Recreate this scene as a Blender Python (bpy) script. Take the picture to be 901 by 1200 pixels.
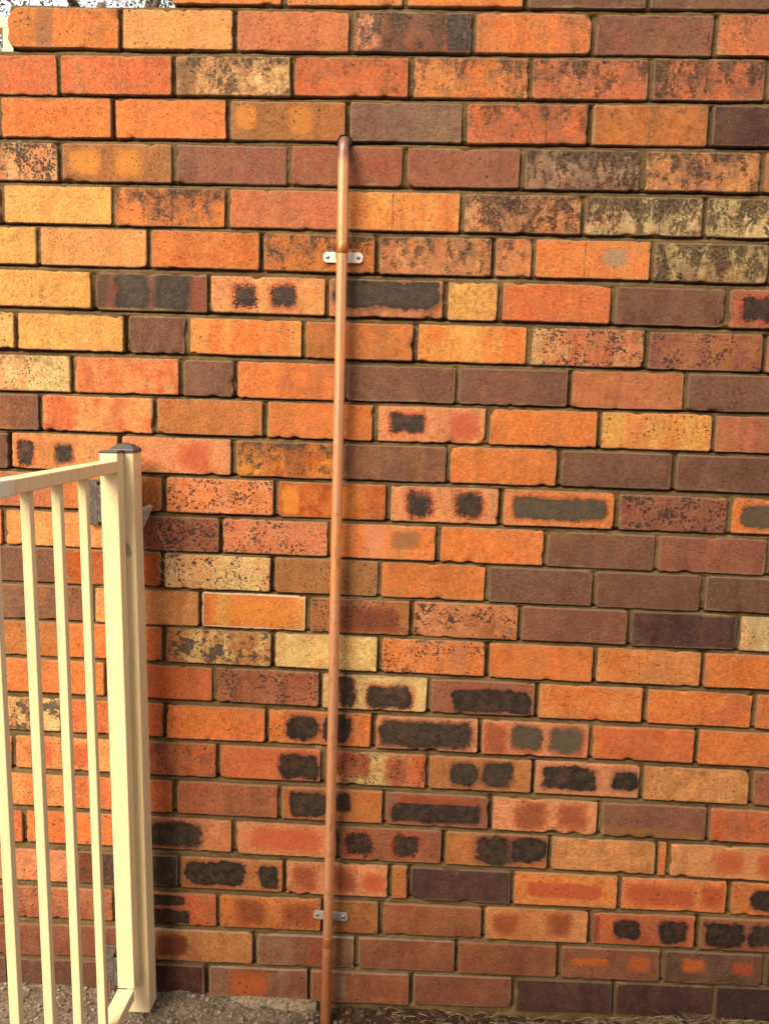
import bpy, bmesh, math, random
import numpy as np
from mathutils import Vector, Matrix
R = math.radians
for o in list(bpy.data.objects): bpy.data.objects.remove(o)
scn = bpy.context.scene
COL = scn.collection

# ------------------------------------------------------------------ camera
cam_d = bpy.data.cameras.new('camera'); cam = bpy.data.objects.new('camera', cam_d); COL.objects.link(cam)
rt = (0.9986878, 0.0446728, 0.0250808); fw = (-0.0412287, 0.9914043, -0.1241679); up = (-0.0304122, 0.1229708, 0.9919442)
M = Matrix.Identity(4)
for i in range(3):
    M[i][0] = rt[i]; M[i][1] = up[i]; M[i][2] = -fw[i]
M[0][3], M[1][3], M[2][3] = 0.0, -1.8279, 1.3813
cam.matrix_world = M
cam_d.sensor_fit = 'VERTICAL'; cam_d.sensor_height = 24.0; cam_d.sensor_width = 18.0
cam_d.lens = 1000.0 / 1200.0 * 24.0
cam_d.clip_start = 0.02; cam_d.clip_end = 2000
scn.camera = cam
scn.render.resolution_x = 768; scn.render.resolution_y = 1024

# ------------------------------------------------------------------ world, sun, exposure
SUN_EL, SUN_AZ = 42.0, -32.0          # azimuth: degrees left of the direction straight into the wall (light comes from the left, behind the camera)
w = bpy.data.worlds.new('World'); scn.world = w; w.use_nodes = True
nt = w.node_tree; bg = nt.nodes['Background']
sky = nt.nodes.new('ShaderNodeTexSky'); sky.sky_type = 'NISHITA'; sky.sun_disc = False
sky.sun_elevation = R(SUN_EL); sky.sun_rotation = R(180 - SUN_AZ)
sky.air_density = 1.0; sky.dust_density = 4.0; sky.ozone_density = 0.6
tc_ = nt.nodes.new('ShaderNodeTexCoord'); cn = nt.nodes.new('ShaderNodeTexNoise'); cn.inputs['Scale'].default_value = 2.6; cn.inputs['Detail'].default_value = 6
cm_ = nt.nodes.new('ShaderNodeMapRange'); cm_.inputs[1].default_value = .30; cm_.inputs[2].default_value = .62; cm_.inputs[3].default_value = .35; cm_.inputs[4].default_value = .85
cx_ = nt.nodes.new('ShaderNodeMix'); cx_.data_type = 'RGBA'; cx_.inputs[7].default_value = (7.6, 7.3, 7.2, 1)      # bright thin cloud
nt.links.new(tc_.outputs['Generated'], cn.inputs['Vector']); nt.links.new(cn.outputs[0], cm_.inputs[0]); nt.links.new(cm_.outputs[0], cx_.inputs[0])
nt.links.new(sky.outputs[0], cx_.inputs[6]); nt.links.new(cx_.outputs[2], bg.inputs[0]); bg.inputs[1].default_value = 0.145
sl = bpy.data.lights.new('sun', 'SUN'); sun = bpy.data.objects.new('sun', sl); COL.objects.link(sun)
sl.energy = 3.9; sl.angle = R(36); sl.color = (1.0, 0.80, 0.58)
frm = Vector((math.sin(R(SUN_AZ)) * math.cos(R(SUN_EL)), -math.cos(R(SUN_AZ)) * math.cos(R(SUN_EL)), math.sin(R(SUN_EL))))
sun.rotation_euler = frm.to_track_quat('Z', 'Y').to_euler()
vs = scn.view_settings; vs.view_transform = 'Standard'; vs.look = 'None'; vs.gamma = 1; vs.exposure = 0.55; vs.use_curve_mapping = False
LIT = np.array([1.55, 1.36, 1.33])    # how the light on the wall scales a colour; used to turn colours as seen into base colours

# ------------------------------------------------------------------ helpers
def s2l(c):
    c = np.array(c, float) / 255.0
    return np.where(c <= 0.04045, c / 12.92, ((c + 0.055) / 1.055) ** 2.4)
def base(c):
    return tuple(np.clip(s2l(c) / LIT, 0.004, 0.8))
def link(o, parent=None):
    COL.objects.link(o)
    if parent is not None: o.parent = parent
    return o
def mesh_obj(name, verts, faces, m, parent=None, smooth=False):
    me = bpy.data.meshes.new(name); me.from_pydata([tuple(v) for v in verts], [], faces); me.update()
    if m: me.materials.append(m)
    if smooth: me.polygons.foreach_set('use_smooth', [True] * len(me.polygons))
    return link(bpy.data.objects.new(name, me), parent)
def bm_obj(name, bm, m, parent=None, smooth=False):
    me = bpy.data.meshes.new(name); bmesh.ops.recalc_face_normals(bm, faces=bm.faces); bm.to_mesh(me); bm.free()
    if m: me.materials.append(m)
    if smooth: me.polygons.foreach_set('use_smooth', [True] * len(me.polygons))
    return link(bpy.data.objects.new(name, me), parent)
def empty(name, loc, label, cat, rot=(0, 0, 0), group=None):
    o = bpy.data.objects.new(name, None); o.empty_display_size = 0.1; o.location = loc; o.rotation_euler = rot; link(o)
    o['label'] = label; o['category'] = cat
    if group: o['group'] = group
    return o
def box_bm(x0, x1, y0, y1, z0, z1, bev=0.0, seg=2):
    bm = bmesh.new(); bmesh.ops.create_cube(bm, size=1)
    for v in bm.verts:
        v.co = Vector((x0 + (v.co.x + .5) * (x1 - x0), y0 + (v.co.y + .5) * (y1 - y0), z0 + (v.co.z + .5) * (z1 - z0)))
    if bev: bmesh.ops.bevel(bm, geom=bm.edges[:], offset=bev, segments=seg, affect='EDGES', profile=0.5)
    return bm
def tube(path, rad, n=20, caps=True):
    """verts, faces of a tube along path (list of Vectors); rad is a float or list"""
    P = [Vector(p) for p in path]; V = []; F = []
    nrm = None
    for i, p in enumerate(P):
        t = (P[min(i + 1, len(P) - 1)] - P[max(i - 1, 0)]).normalized()
        if nrm is None: nrm = t.orthogonal().normalized()
        nrm = (nrm - t * nrm.dot(t)).normalized(); b = t.cross(nrm)
        r = rad[i] if isinstance(rad, (list, tuple)) else rad
        for k in range(n):
            a = 2 * math.pi * k / n; V.append(p + nrm * (math.cos(a) * r) + b * (math.sin(a) * r))
    for i in range(len(P) - 1):
        for k in range(n):
            F.append((i * n + k, i * n + (k + 1) % n, (i + 1) * n + (k + 1) % n, (i + 1) * n + k))
    if caps: F.append(tuple(range(n - 1, -1, -1))); F.append(tuple(range((len(P) - 1) * n, len(P) * n)))
    return V, F

# ------------------------------------------------------------------ node helpers
class G:
    def __init__(s, name):
        s.m = bpy.data.materials.new(name); s.m.use_nodes = True; s.t = s.m.node_tree
        s.t.nodes.clear(); s.out = s.t.nodes.new('ShaderNodeOutputMaterial'); s.b = s.t.nodes.new('ShaderNodeBsdfPrincipled')
        s.t.links.new(s.b.outputs[0], s.out.inputs[0])
    def lk(s, a, b):
        if isinstance(a, bpy.types.NodeSocket): s.t.links.new(a, b)
        else:
            if isinstance(a, (tuple, list)) and len(a) == 3 and b.type == 'RGBA': a = (*a, 1)
            b.default_value = a
    def math(s, op, a, b=0.0, c=None, clamp=False):
        n = s.t.nodes.new('ShaderNodeMath'); n.operation = op; n.use_clamp = clamp
        s.lk(a, n.inputs[0]); s.lk(b, n.inputs[1])
        if c is not None: s.lk(c, n.inputs[2])
        return n.outputs[0]
    def vmath(s, op, a, b=(0, 0, 0)):
        n = s.t.nodes.new('ShaderNodeVectorMath'); n.operation = op; s.lk(a, n.inputs[0]); s.lk(b, n.inputs[1]); return n.outputs[0]
    def xyz(s, v):
        n = s.t.nodes.new('ShaderNodeSeparateXYZ'); s.lk(v, n.inputs[0]); return n.outputs
    def comb(s, x, y, z):
        n = s.t.nodes.new('ShaderNodeCombineXYZ'); s.lk(x, n.inputs[0]); s.lk(y, n.inputs[1]); s.lk(z, n.inputs[2]); return n.outputs[0]
    def mix(s, f, a, b, mode='MIX'):
        n = s.t.nodes.new('ShaderNodeMix'); n.data_type = 'RGBA'; n.blend_type = mode
        s.lk(f, n.inputs[0]); s.lk(a, n.inputs[6]); s.lk(b, n.inputs[7]); return n.outputs[2]
    def noise(s, v, scale, det=3.0, rough=0.55, dist=0.0):
        n = s.t.nodes.new('ShaderNodeTexNoise'); s.lk(v, n.inputs['Vector']); n.inputs['Scale'].default_value = scale
        n.inputs['Detail'].default_value = det; n.inputs['Roughness'].default_value = rough; n.inputs['Distortion'].default_value = dist
        return n.outputs[0]
    def voro(s, v, scale, feat='F1', rnd=1.0):
        n = s.t.nodes.new('ShaderNodeTexVoronoi'); s.lk(v, n.inputs['Vector']); n.inputs['Scale'].default_value = scale
        n.feature = feat; n.inputs['Randomness'].default_value = rnd; return n.outputs
    def step(s, v, a, b, c=0.0, d=1.0):     # smooth map range
        n = s.t.nodes.new('ShaderNodeMapRange'); n.interpolation_type = 'SMOOTHSTEP'; s.lk(v, n.inputs[0])
        s.lk(a, n.inputs[1]); s.lk(b, n.inputs[2]); n.inputs[3].default_value = c; n.inputs[4].default_value = d; return n.outputs[0]
    def attr(s, name, kind='OBJECT'):
        n = s.t.nodes.new('ShaderNodeAttribute'); n.attribute_type = kind; n.attribute_name = name; return n.outputs
    def coord(s, which='Object'):
        n = s.t.nodes.new('ShaderNodeTexCoord'); return n.outputs[which]
    def geo(s, which='Position'):
        n = s.t.nodes.new('ShaderNodeNewGeometry'); return n.outputs[which]
    def bump(s, h, strength, dist):
        n = s.t.nodes.new('ShaderNodeBump'); s.lk(h, n.inputs['Height']); n.inputs['Strength'].default_value = strength
        n.inputs['Distance'].default_value = dist; s.t.links.new(n.outputs[0], s.b.inputs['Normal'])
    def set(s, **k):
        for a, b in k.items(): s.lk(b, s.b.inputs[a.replace('_', ' ')])
        return s.m

# ------------------------------------------------------------------ brick material
def brick_material(name, per_island=False, nb=3):
    g = G(name); mt = g.math
    P = g.coord('Object')
    if per_island:
        rnd = g.geo('Random Per Island')
        cr = g.t.nodes.new('ShaderNodeValToRGB'); g.lk(rnd, cr.inputs[0]); cr.color_ramp.interpolation = 'CONSTANT'
        cols = ['O', 'OR', 'BR', 'LO', 'CO', 'PU', 'O', 'RB', 'YO', 'OB', 'O', 'MA', 'PE']
        el = cr.color_ramp.elements
        for i, c in enumerate(cols):
            e = el[i] if i < 2 else el.new(i / len(cols))
            e.position = i / len(cols); e.color = (*base(PAL[c]), 1)
        c1 = cr.outputs[0]; c2 = g.mix(0.6, c1, base(PAL['OB'])); seed = g.comb(mt('MULTIPLY', rnd, 37.0), 0, mt('MULTIPLY', rnd, 91.0))
        mot = mt('FRACT', mt('MULTIPLY', rnd, 13.0)); spk = mt('MULTIPLY', mt('FRACT', mt('MULTIPLY', rnd, 29.0)), 0.6); flk = 0.0; stn = mt('MULTIPLY', mt('FRACT', mt('MULTIPLY', rnd, 51.0)), 0.4); rim = 0.0; tick = 0.4
    else:
        c1 = g.attr('c1')[0]; c2 = g.attr('c2')[0]; seed = g.attr('seed')[1]
        k = g.xyz(g.attr('kk')[1]); mot, spk, flk = k[0], k[1], k[2]
        k = g.xyz(g.attr('ss')[1]); stn, rim, tick = k[0], k[1], k[2]
    Q = g.vmath('ADD', P, seed)
    x, y, z = g.xyz(P)
    def stretched(sx, sz, sc, det=3.0, rough=.55, dist=0.0):
        return g.noise(g.vmath('MULTIPLY', Q, (sx, 1.0, sz)), sc, det, rough, dist)
    # firing bands: broad soft upright bands plus cloudy mottling
    band = stretched(1.0, 0.14, 17, 3.0, .5)
    cloud = g.noise(Q, 38, 4, .62)
    mixv = g.step(mt('ADD', mt('MULTIPLY', band, .62), mt('MULTIPLY', cloud, .38)), 0.41, 0.59)
    col = g.mix(mt('MULTIPLY', mixv, mot, clamp=True), c1, c2)
    # grain
    fine = g.noise(Q, 620, 2, .6); mid = g.noise(Q, 150, 3, .65); big = g.noise(Q, 24, 3, .5)
    val = mt('ADD', mt('ADD', mt('MULTIPLY', mt('SUBTRACT', fine, .5), 1.5), mt('MULTIPLY', mt('SUBTRACT', mid, .5), 1.35)), mt('MULTIPLY', mt('SUBTRACT', big, .5), .5))
    val = mt('ADD', val, 1.0)
    vv = g.comb(val, val, val)
    col = g.mix(1.0, col, vv, 'MULTIPLY')
    bnd2 = stretched(1.0, .22, 31, 3.0, .6)
    col = g.mix(g.step(mt('ADD', mt('MULTIPLY', bnd2, .7), mt('MULTIPLY', cloud, .3)), .50, .66, 0, .42), col, g.mix(1.0, col, (.55, .47, .46), 'MULTIPLY'))
    # dusty bloom, in drifts that run on over neighbouring bricks, and short dark drag marks from the cutting wire
    W = g.geo(); du = mt('ADD', mt('MULTIPLY', g.noise(W, 5.0, 3, .6), .5), mt('MULTIPLY', cloud, .5))
    col = g.mix(mt('MULTIPLY', g.step(du, .40, .62, .04, .42), g.step(g.xyz(c1)[0], .05, .22, .30, 1.0)), col, g.mix(.45, col, base((206, 156, 108))))
    mk = g.noise(g.vmath('MULTIPLY', Q, (1.0, 1.0, .38)), 330, 2, .6)
    mk = mt('MULTIPLY', g.step(mk, .60, .70), g.step(g.noise(g.vmath('ADD', Q, (6, 6, 6)), 22, 3, .6), mt('SUBTRACT', .62, mt('MULTIPLY', tick, .32)), mt('SUBTRACT', .80, mt('MULTIPLY', tick, .32))))
    col = g.mix(mt('MULTIPLY', mk, .75), col, g.mix(1.0, col, (.22, .17, .15), 'MULTIPLY'))
    # hue drift inside a brick
    col = g.mix(mt('MULTIPLY', g.step(g.noise(Q, 30, 3, .6), .46, .7), .35), col, g.mix(1.0, col, (1.12, .72, .55), 'MULTIPLY'))
    # pale sandy grains
    col = g.mix(mt('MULTIPLY', g.step(g.noise(g.vmath('ADD', Q, (3, 7, 1)), 420, 2, .5), .63, .74), .30), col, (.62, .48, .30))
    # blobs of burnt or flashed clay
    wob = g.noise(Q, 55, 4, .7); wob2 = g.noise(Q, 260, 3, .75)
    bumpdark = 0.0; dark_all = 0.0
    if not per_island:
        for i in range(1, nb + 1):
            bp = g.xyz(g.attr('b%d' % i)[1]); bh = g.xyz(g.attr('h%d' % i)[1]); bc = g.attr('k%d' % i)[0]; bo = g.attr('o%d' % i)[0]; sf = g.attr('f%d' % i)[2]
            mn = mt('MINIMUM', bh[0], bh[1])
            ax = mt('POWER', mt('MAXIMUM', mt('ADD', mt('DIVIDE', mt('SUBTRACT', mt('ABSOLUTE', mt('SUBTRACT', x, bp[0])), bh[0]), mn), 1.0), 0.0), 3.4)
            az = mt('POWER', mt('MAXIMUM', mt('ADD', mt('DIVIDE', mt('SUBTRACT', mt('ABSOLUTE', mt('SUBTRACT', z, bp[1])), bh[1]), mn), 1.0), 0.0), 3.4)
            d = mt('POWER', mt('ADD', ax, az), 1 / 3.4)
            d2 = mt('ADD', d, mt('ADD', mt('ADD', mt('MULTIPLY', mt('SUBTRACT', wob, .5), .85), mt('MULTIPLY', mt('SUBTRACT', big, .5), .9)), mt('MULTIPLY', mt('SUBTRACT', wob2, .5), mt('MULTIPLY', bp[2], 1.9))))
            core = g.step(d2, mt('ADD', .97, sf), mt('SUBTRACT', .92, sf))
            ringd = mt('MULTIPLY', g.step(d2, .62, .88), g.step(g.xyz(bc)[0], .09, .05, 0, .55))
            halo = g.step(mt('ADD', d, mt('MULTIPLY', mt('SUBTRACT', wob, .5), .5)), 1.38, .86)
            col = g.mix(mt('MULTIPLY', halo, mt('MULTIPLY', bh[2], .62)), col, bo)
            inner = g.mix(g.step(wob, .40, .64, 0, .6), bc, g.mix(.34, bc, base((140, 108, 80))))
            inner = g.mix(g.step(wob2, .50, .70, 0, .55), inner, g.mix(.5, inner, (.30, .13, .07)))
            inner = g.mix(ringd, inner, g.mix(1.0, bc, (.42, .36, .38), 'MULTIPLY'))
            m_ = mt('MULTIPLY', core, mt('MULTIPLY', bh[2], g.step(mt('ADD', mt('MULTIPLY', cloud, .6), mt('MULTIPLY', wob2, .4)),   .34, .52, .86, 1.0)))
            col = g.mix(m_, col, inner)
            bumpdark = mt('ADD', bumpdark, m_)
    # iron spots: small dark pits of several sizes, in drifts
    drift = g.step(g.noise(Q, 26, 2, .5), .36, .60, .30, 1.15)
    s1 = g.voro(g.vmath('ADD', Q, (1, 2, 3)), 210); s2 = g.voro(g.vmath('ADD', Q, (9, 2, 3)), 85)
    th1 = mt('MULTIPLY', mt('MULTIPLY', spk, drift), mt('MULTIPLY', g.xyz(s1[1])[0], .74))
    th2 = mt('MULTIPLY', mt('MULTIPLY', spk, drift), mt('SUBTRACT', mt('MULTIPLY', g.xyz(s2[1])[1], 1.0), .42))
    sp = mt('MAXIMUM', g.step(mt('SUBTRACT', th1, mt('ADD', s1[0], mt('MULTIPLY', mt('SUBTRACT', wob2, .5), .3))), -.04, .05),
            g.step(mt('SUBTRACT', th2, mt('ADD', s2[0], mt('MULTIPLY', mt('SUBTRACT', wob2, .5), .5))), -.05, .05))
    col = g.mix(mt('MULTIPLY', sp, .88), col, (.035, .024, .022))
    # flakes: burnt skin in ragged islands
    fl = g.noise(g.vmath('ADD', Q, (4, 8, 6)), 42, 5, .68, .4)
    flm = g.step(mt('ADD', fl, mt('MULTIPLY', mt('SUBTRACT', flk, 1.0), .30)), .455, .49)
    flm = mt('MULTIPLY', flm, g.step(flk, 0.0, 0.05))
    col = g.mix(mt('MULTIPLY', flm, .9), col, g.mix(mid, (.026, .020, .020), (.10, .078, .060)))
    # weather stain running down from the upper edge, and hairline crazing
    sn = mt('ADD', mt('MULTIPLY', g.noise(g.vmath('MULTIPLY', Q, (1.25, 1, .85)), 30, 7, .74, .3), .72), mt('MULTIPLY', wob2, .30))
    sg = mt('ADD', sn, mt('MULTIPLY', z, .95))
    stm = g.step(mt('ADD', sg, mt('MULTIPLY', stn, .135)), .575, .64)
    sc_ = g.mix(g.step(mid, .42, .62), (.022, .016, .011), (.115, .080, .045))
    col = g.mix(mt('MULTIPLY', g.step(sn, .53, .44), mt('MULTIPLY', g.step(stn, .5, .85), .75)), col, g.mix(.5, c1, base((240, 206, 158))))
    soot = mt('MULTIPLY', g.step(mt('ADD', mt('ADD', big, mt('MULTIPLY', cloud, .5)), mt('ADD', mt('MULTIPLY', z, 2.0), mt('MULTIPLY', stn, .25))), .74, 1.05), g.step(stn, .05, .5, 0, .42))
    col = g.mix(soot, col, (.055, .040, .030))
    col = g.mix(mt('MULTIPLY', stm, g.step(stn, 0, .5, 0, .86)), col, sc_)
    dk = g.vmath('MULTIPLY', Q, (1.0, 1.0, .42))
    wv = g.voro(g.vmath('ADD', dk, g.comb(mt('MULTIPLY', wob, .03), 0, mt('MULTIPLY', mid, .02))), 95, 'DISTANCE_TO_EDGE')
    tk = mt('MULTIPLY', g.step(wv[0], .045, .0), g.step(g.noise(Q, 34, 4, .6), mt('SUBTRACT', .80, mt('MULTIPLY', tick, .45)), mt('SUBTRACT', .88, mt('MULTIPLY', tick, .40))))
    col = g.mix(mt('MULTIPLY', tk, .7), col, (.07, .035, .018))
    if not per_island:
        ck = g.xyz(g.attr('cr')[1])
        cl_ = mt('ABSOLUTE', mt('ADD', mt('SUBTRACT', x, ck[0]), mt('ADD', mt('MULTIPLY', mt('SUBTRACT', wob, .5), .008), mt('MULTIPLY', mt('SUBTRACT', mid, .5), .003))))
        col = g.mix(mt('MULTIPLY', g.step(cl_, .0013, .0003), ck[1]), col, (.06, .028, .016))
    # dirt hugging the arris, pale lime rim on some
    ex = mt('SUBTRACT', .0, y)
    if not per_island:
        hl = g.xyz(g.attr('hl')[1])
        ed = mt('MINIMUM', mt('SUBTRACT', hl[0], mt('ABSOLUTE', x)), mt('SUBTRACT', hl[1], mt('ABSOLUTE', z)))
        edn = mt('ADD', ed, mt('MULTIPLY', mt('SUBTRACT', mid, .5), .006))
        col = g.mix(g.step(edn, .0040, .0006, 0, .55), col, (.11, .075, .035))
        col = g.mix(mt('MULTIPLY', g.step(edn, .0042, .0022), rim), col, (.62, .52, .38))
        sm = mt('MULTIPLY', g.step(mt('ADD', edn, mt('MULTIPLY', mt('SUBTRACT', wob2, .5), .008)), .0085, .003), g.step(g.noise(W, 13, 3, .6), .57, .68))
        col = g.mix(mt('MULTIPLY', sm, .6), col, base((178, 146, 100)))
    # grime shared by neighbouring bricks
    gm = g.step(g.noise(g.vmath('MULTIPLY', W, (1.0, 1.0, .45)), 6.5, 4, .65), .50, .72, 0, .42)
    col = g.mix(mt('MULTIPLY', gm, g.step(mid, .38, .60, .35, 1.0)), col, g.mix(1.0, col, (.50, .42, .38), 'MULTIPLY'))
    wz_ = mt('ADD', g.xyz(W)[2], mt('MULTIPLY', g.noise(W, 9, 4, .65), .42))
    col = g.mix(g.step(wz_, .50, .24, 0, .5), col, g.mix(1.0, col, (.46, .40, .40), 'MULTIPLY'))      # shade along the foot of the wall, put into the brick colour
    # pores
    po = g.voro(Q, 520); pm = g.step(mt('SUBTRACT', mt('MULTIPLY', g.xyz(po[1])[0], .42), po[0]), .0, .09)
    pm = mt('MULTIPLY', pm, g.step(g.noise(Q, 60, 2), .45, .6))
    col = g.mix(mt('MULTIPLY', pm, .55), col, (.06, .03, .02))
    h = mt('ADD', mt('MULTIPLY', fine, .6), mt('MULTIPLY', mid, .9))
    h = mt('ADD', h, mt('MULTIPLY', cloud, .9))
    h = mt('SUBTRACT', h, mt('MULTIPLY', sp, .5))
    g.bump(h, .9, .0017)
    rg = mt('SUBTRACT', .86, mt('MULTIPLY', flm, .2))
    if not per_island: rg = mt('SUBTRACT', rg, mt('MULTIPLY', mt('MINIMUM', bumpdark, 1.0), .22))
    return g.set(Base_Color=col, Roughness=rg, Specular_IOR_Level=.3)

PAL = dict(O=(242, 132, 62), OR=(228, 112, 62), LO=(244, 160, 94), YO=(250, 178, 92), CR=(244, 200, 130), PE=(238, 146, 98), CO=(216, 122, 80),
           OB=(192, 112, 56), RU=(196, 88, 22), BR=(128, 82, 64), PU=(124, 82, 66), DP=(84, 50, 48), MA=(156, 88, 70), RB=(168, 92, 62),
           DK=(60, 50, 42), G=(92, 80, 64), K=(44, 37, 32), R=(222, 92, 52), N=(150, 70, 38), Y=(246, 150, 52), C=(244, 214, 150), H=(226, 112, 50), W=(176, 146, 118), T=(168, 108, 62))
HALO = dict(K='R', Z='R', G='N', R='R', N='R', Y='Y', H='RB', C='C', W='W', B='MA', S='N')

# ------------------------------------------------------------------ the courses: height of the middle (mm), fall to the right (mm per m), brick height, joints (mm), bricks left to right
C = []
def course(z, fall, h, joints, bricks, start=None): C.append((z, fall, h, joints, bricks, start))
course(2216.1, -4.0, 76, [-305, -61, 181, 423], ['O>LO m4 t2', 'O>LO m5', 'O s2', 'PU>BR m4 s3', 'PU s2'], -532)
course(2129.1, -4.0, 77, [-640, -404, -167, 79, 319, 558],
  ['O>OB m8 t1 b.32,.5,.07,.5,T', 'LO>YO m4 t3', 'CO>O m4 t7 s1', 'N>DK m9 k5 s6 b.12,.5,.1,.42,PE b.5,.5,.2,.42,S b.9,.5,.12,.5,K', 'O>CO m5 t7 s3', 'MA>BR m6 t6 s3', 'CO>O m5 t7 s3'], -875)
course(2042.7, 1.4, 77, [-771, -531, -286, -44, 197, 436, 666],
  ['OR>CO m4 t4', 'OR>CO m5 t7 s1', 'CR>PE m7 t8 s5 b.08,.5,.08,.5,T', 'OR>CO m5 t7 s3', 'O>LO m5 t9 s4', 'OR>CO m6 t9 s6', 'OR>MA m7 t8 s6', 'O'])
course(1955.7, -.7, 77.5, [-658, -417, -172, 67, 320, 560],
  ['O>OR m3 t2', 'O>OR m4 t4', 'T>OB m8 b.62,.5,.1,.3,Y b.12,.6,.08,.3,Y', 'PU>W m3 t4 s1', 'OR>CO m6 t7 s4 v.66', 'OB>O m8 t4 s3', 'DP>PU m5'])
course(1867.6, -1.9, 77.5, [-773, -532, -291, -51, 188, 431, 670],
  ['PE>CR m7 k9 s5 t3', 'T>OB m6 b.2,.5,.12,.3,Y b.6,.5,.11,.34,Y', 'MA>PU m6 k2 s1', 'RB>MA m5 t3', 'MA>RB m6 t3 s1', 'MA>CO m8 k5 s9 f5', 'LO>CO m8 t8 s6 k2', 'OB'])
course(1778.9, -3.3, 77.5, [-900, -661, -419, -172, 68, 316, 562],
  ['O', 'YO>LO m4 k1', 'O>OB m5 t8 s5 b.15,.5,.1,.5,O', 'CO>OR m4 t4', 'O>YO m6 t2 v.4', 'O>RB m6 k6 s8 f4', 'CR>PE m7 k6 s9 f5 v.64 b.22,.42,.13,.22,O', 'CR>C m5 k5 s7 f3'])
course(1691.5, -7.5, 77, [-823, -586, -348, -105, 136, 219, 461, 701],
  ['YO t5 k1', 'LO>YO m4 t4', 'O>RU m5 t7 s1', 'O>OB m6 t6 s5', 'LO>CO m7 t6 s5 k1', 'PE>O m5 t5 s4', 'O>LO m5 t6 v.43 b.7,.55,.10,.2,W', 'CR>T m8 k6 s7 f4 b.5,.2,.3,.28,T', 'T>CR m7 s7 k4'])
course(1601.6, -8.4, 77, [-706, -458, -207, 40, 153, 387, 619],
  ['YO>LO m3 t4', 'MA>DK m8 f3 b.33,.5,.17,.48,DK b.68,.5,.15,.48,DK b.93,.5,.07,.5,S', 'PE>YO m5 k1 t2 b.28,.5,.11,.34,Z b.64,.5,.11,.36,Z', 'PE>N m3 b.5,.62,.45,.36,DK', 'YO>LO m5 t9 k2', 'OR>O m5 t3', 'BR>PU m4', 'MA>CO m6 k2 b.24,.5,.16,.36,K'])
course(1512.8, -8.4, 76.5, [-875, -637, -505, -256, -19, 218, 461, 703],
  ['YO>CR m5', 'YO>LO m4 k1', 'BR>PU m3', 'O>YO m7 t2', 'OB>O m7 k1', 'O>YO m7 t1', 'CO>CR m6 k9 s2 f4', 'MA>OB m6 k8 t2', 'CO'])
course(1426.4, -4.5, 76, [-755, -518, -401, -166, 71, 308, 546],
  ['CR>PE m8 k5 t6 s3', 'OR>LO m8 k2 t3', 'BR>PU m4 k2', 'O>CO m4 k1', 'BR>PU m4 k1', 'PU>MA m5 k1', 'CO>OB m6 k2', 'PU>BR m4'])
course(1342.6, -5.2, 76.5, [-828, -576, -337, -100, 138, 373, 611],
  ['BR>OB m4', 'OR>LO m9 k2 t3', 'OB>O m5 t3', 'O>OB m5 k2 t2', 'PE>LO m5 k3 b.27,.52,.18,.32,K b.82,.5,.12,.34,R', 'O k3 t2', 'YO>O m7', 'CO>MA m6 t2'])
course(1258.5, -4.9, 76.5, [-897, -653, -405, -173, 58, 293, 535],
  ['BR', 'LO>O m5 k2 b.13,.45,.09,.34,K b.5,.5,.09,.3,B f2', 'PE>LO m4 k1 b.66,.5,.13,.34,R', 'RU>Y m9 s5 f3', 'BR>T m5 k1', 'O k1', 'PU>BR m4 k1', 'BR>PU m6'])
course(1171.5, -7.8, 77, [-799, -557, -312, -68, 174, 419, 657],
  ['CO>MA m4 k1', 'O>OB m5', 'PE>O m7 k8 f2 s1', 'RU>O m8 b.12,.5,.07,.4,Y b.6,.5,.08,.4,Y', 'PE>LO m5 k3 b.26,.5,.13,.38,K b.74,.5,.12,.38,K', 'O>PE m5 b.5,.5,.42,.33,G', 'MA>RB m6 k9 s2', 'O>PE m4 b.5,.5,.38,.34,G'])
course(1085.5, -8.4, 76.5, [-916, -671, -432, -192, 41, 272, 509, 745],
  ['O', 'LO>O m5 k1', 'RB>MA m6 k9 f3', 'CO>PE m6 k8 t3', 'O>LO m6 k1 b.42,.5,.1,.5,PE b.72,.6,.15,.25,T', 'O>OR m3 k1', 'BR>PU m3', 'MA>RB m4', 'PU'])
course(1002.6, -9.6, 77, [-799, -563, -318, -83, 150, 382, 612],
  ['BR>PU m4', 'RU>OB m5 k2', 'CR>PE m5 k7 f3', 'T>OB m4 k4', 'O>OB m4 k1', 'PU>BR m4', 'BR>PU m4', 'PU>DP m4'])
course(918.5, -8.7, 77, [-720, -478, -239, -11, 225, 461, 694],
  ['BR>OB m4', 'LO>OB m4 k2', 'O>YO m8 r7 b.55,.5,.3,.3,Y', 'OB>MA m6 k7 s2 b.6,.4,.3,.32,S', 'PE>OB m7 k9 s1', 'MA>BR m4', 'DP>PU m5', 'C>PE m4 t3'])
course(833.6, -9.9, 77, [-791, -561, -315, -79, 158, 392, 624],
  ['OB>O m5 k3', 'O>OR m4 k2', 'CR>OB m9 k6 f8', 'CR>YO m4 k4', 'O>PE m6 k8 s1', 'O>OB m4 k2', 'O>LO m5 k3', 'O t3'])
course(746.2, -11.4, 77, [-938, -691, -447, -208, 32, 270, 505, 741],
  ['O', 'O>OR m4 k1', 'OR>RU m4 k2', 'RB>CO m6 k8', 'CR k4 b.22,.5,.09,.42,K b.64,.45,.24,.36,K', 'RB>MA m5 b.58,.4,.4,.36,B', 'O>LO m5', 'O>OR m6 t2', 'O>OR m3'])
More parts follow.
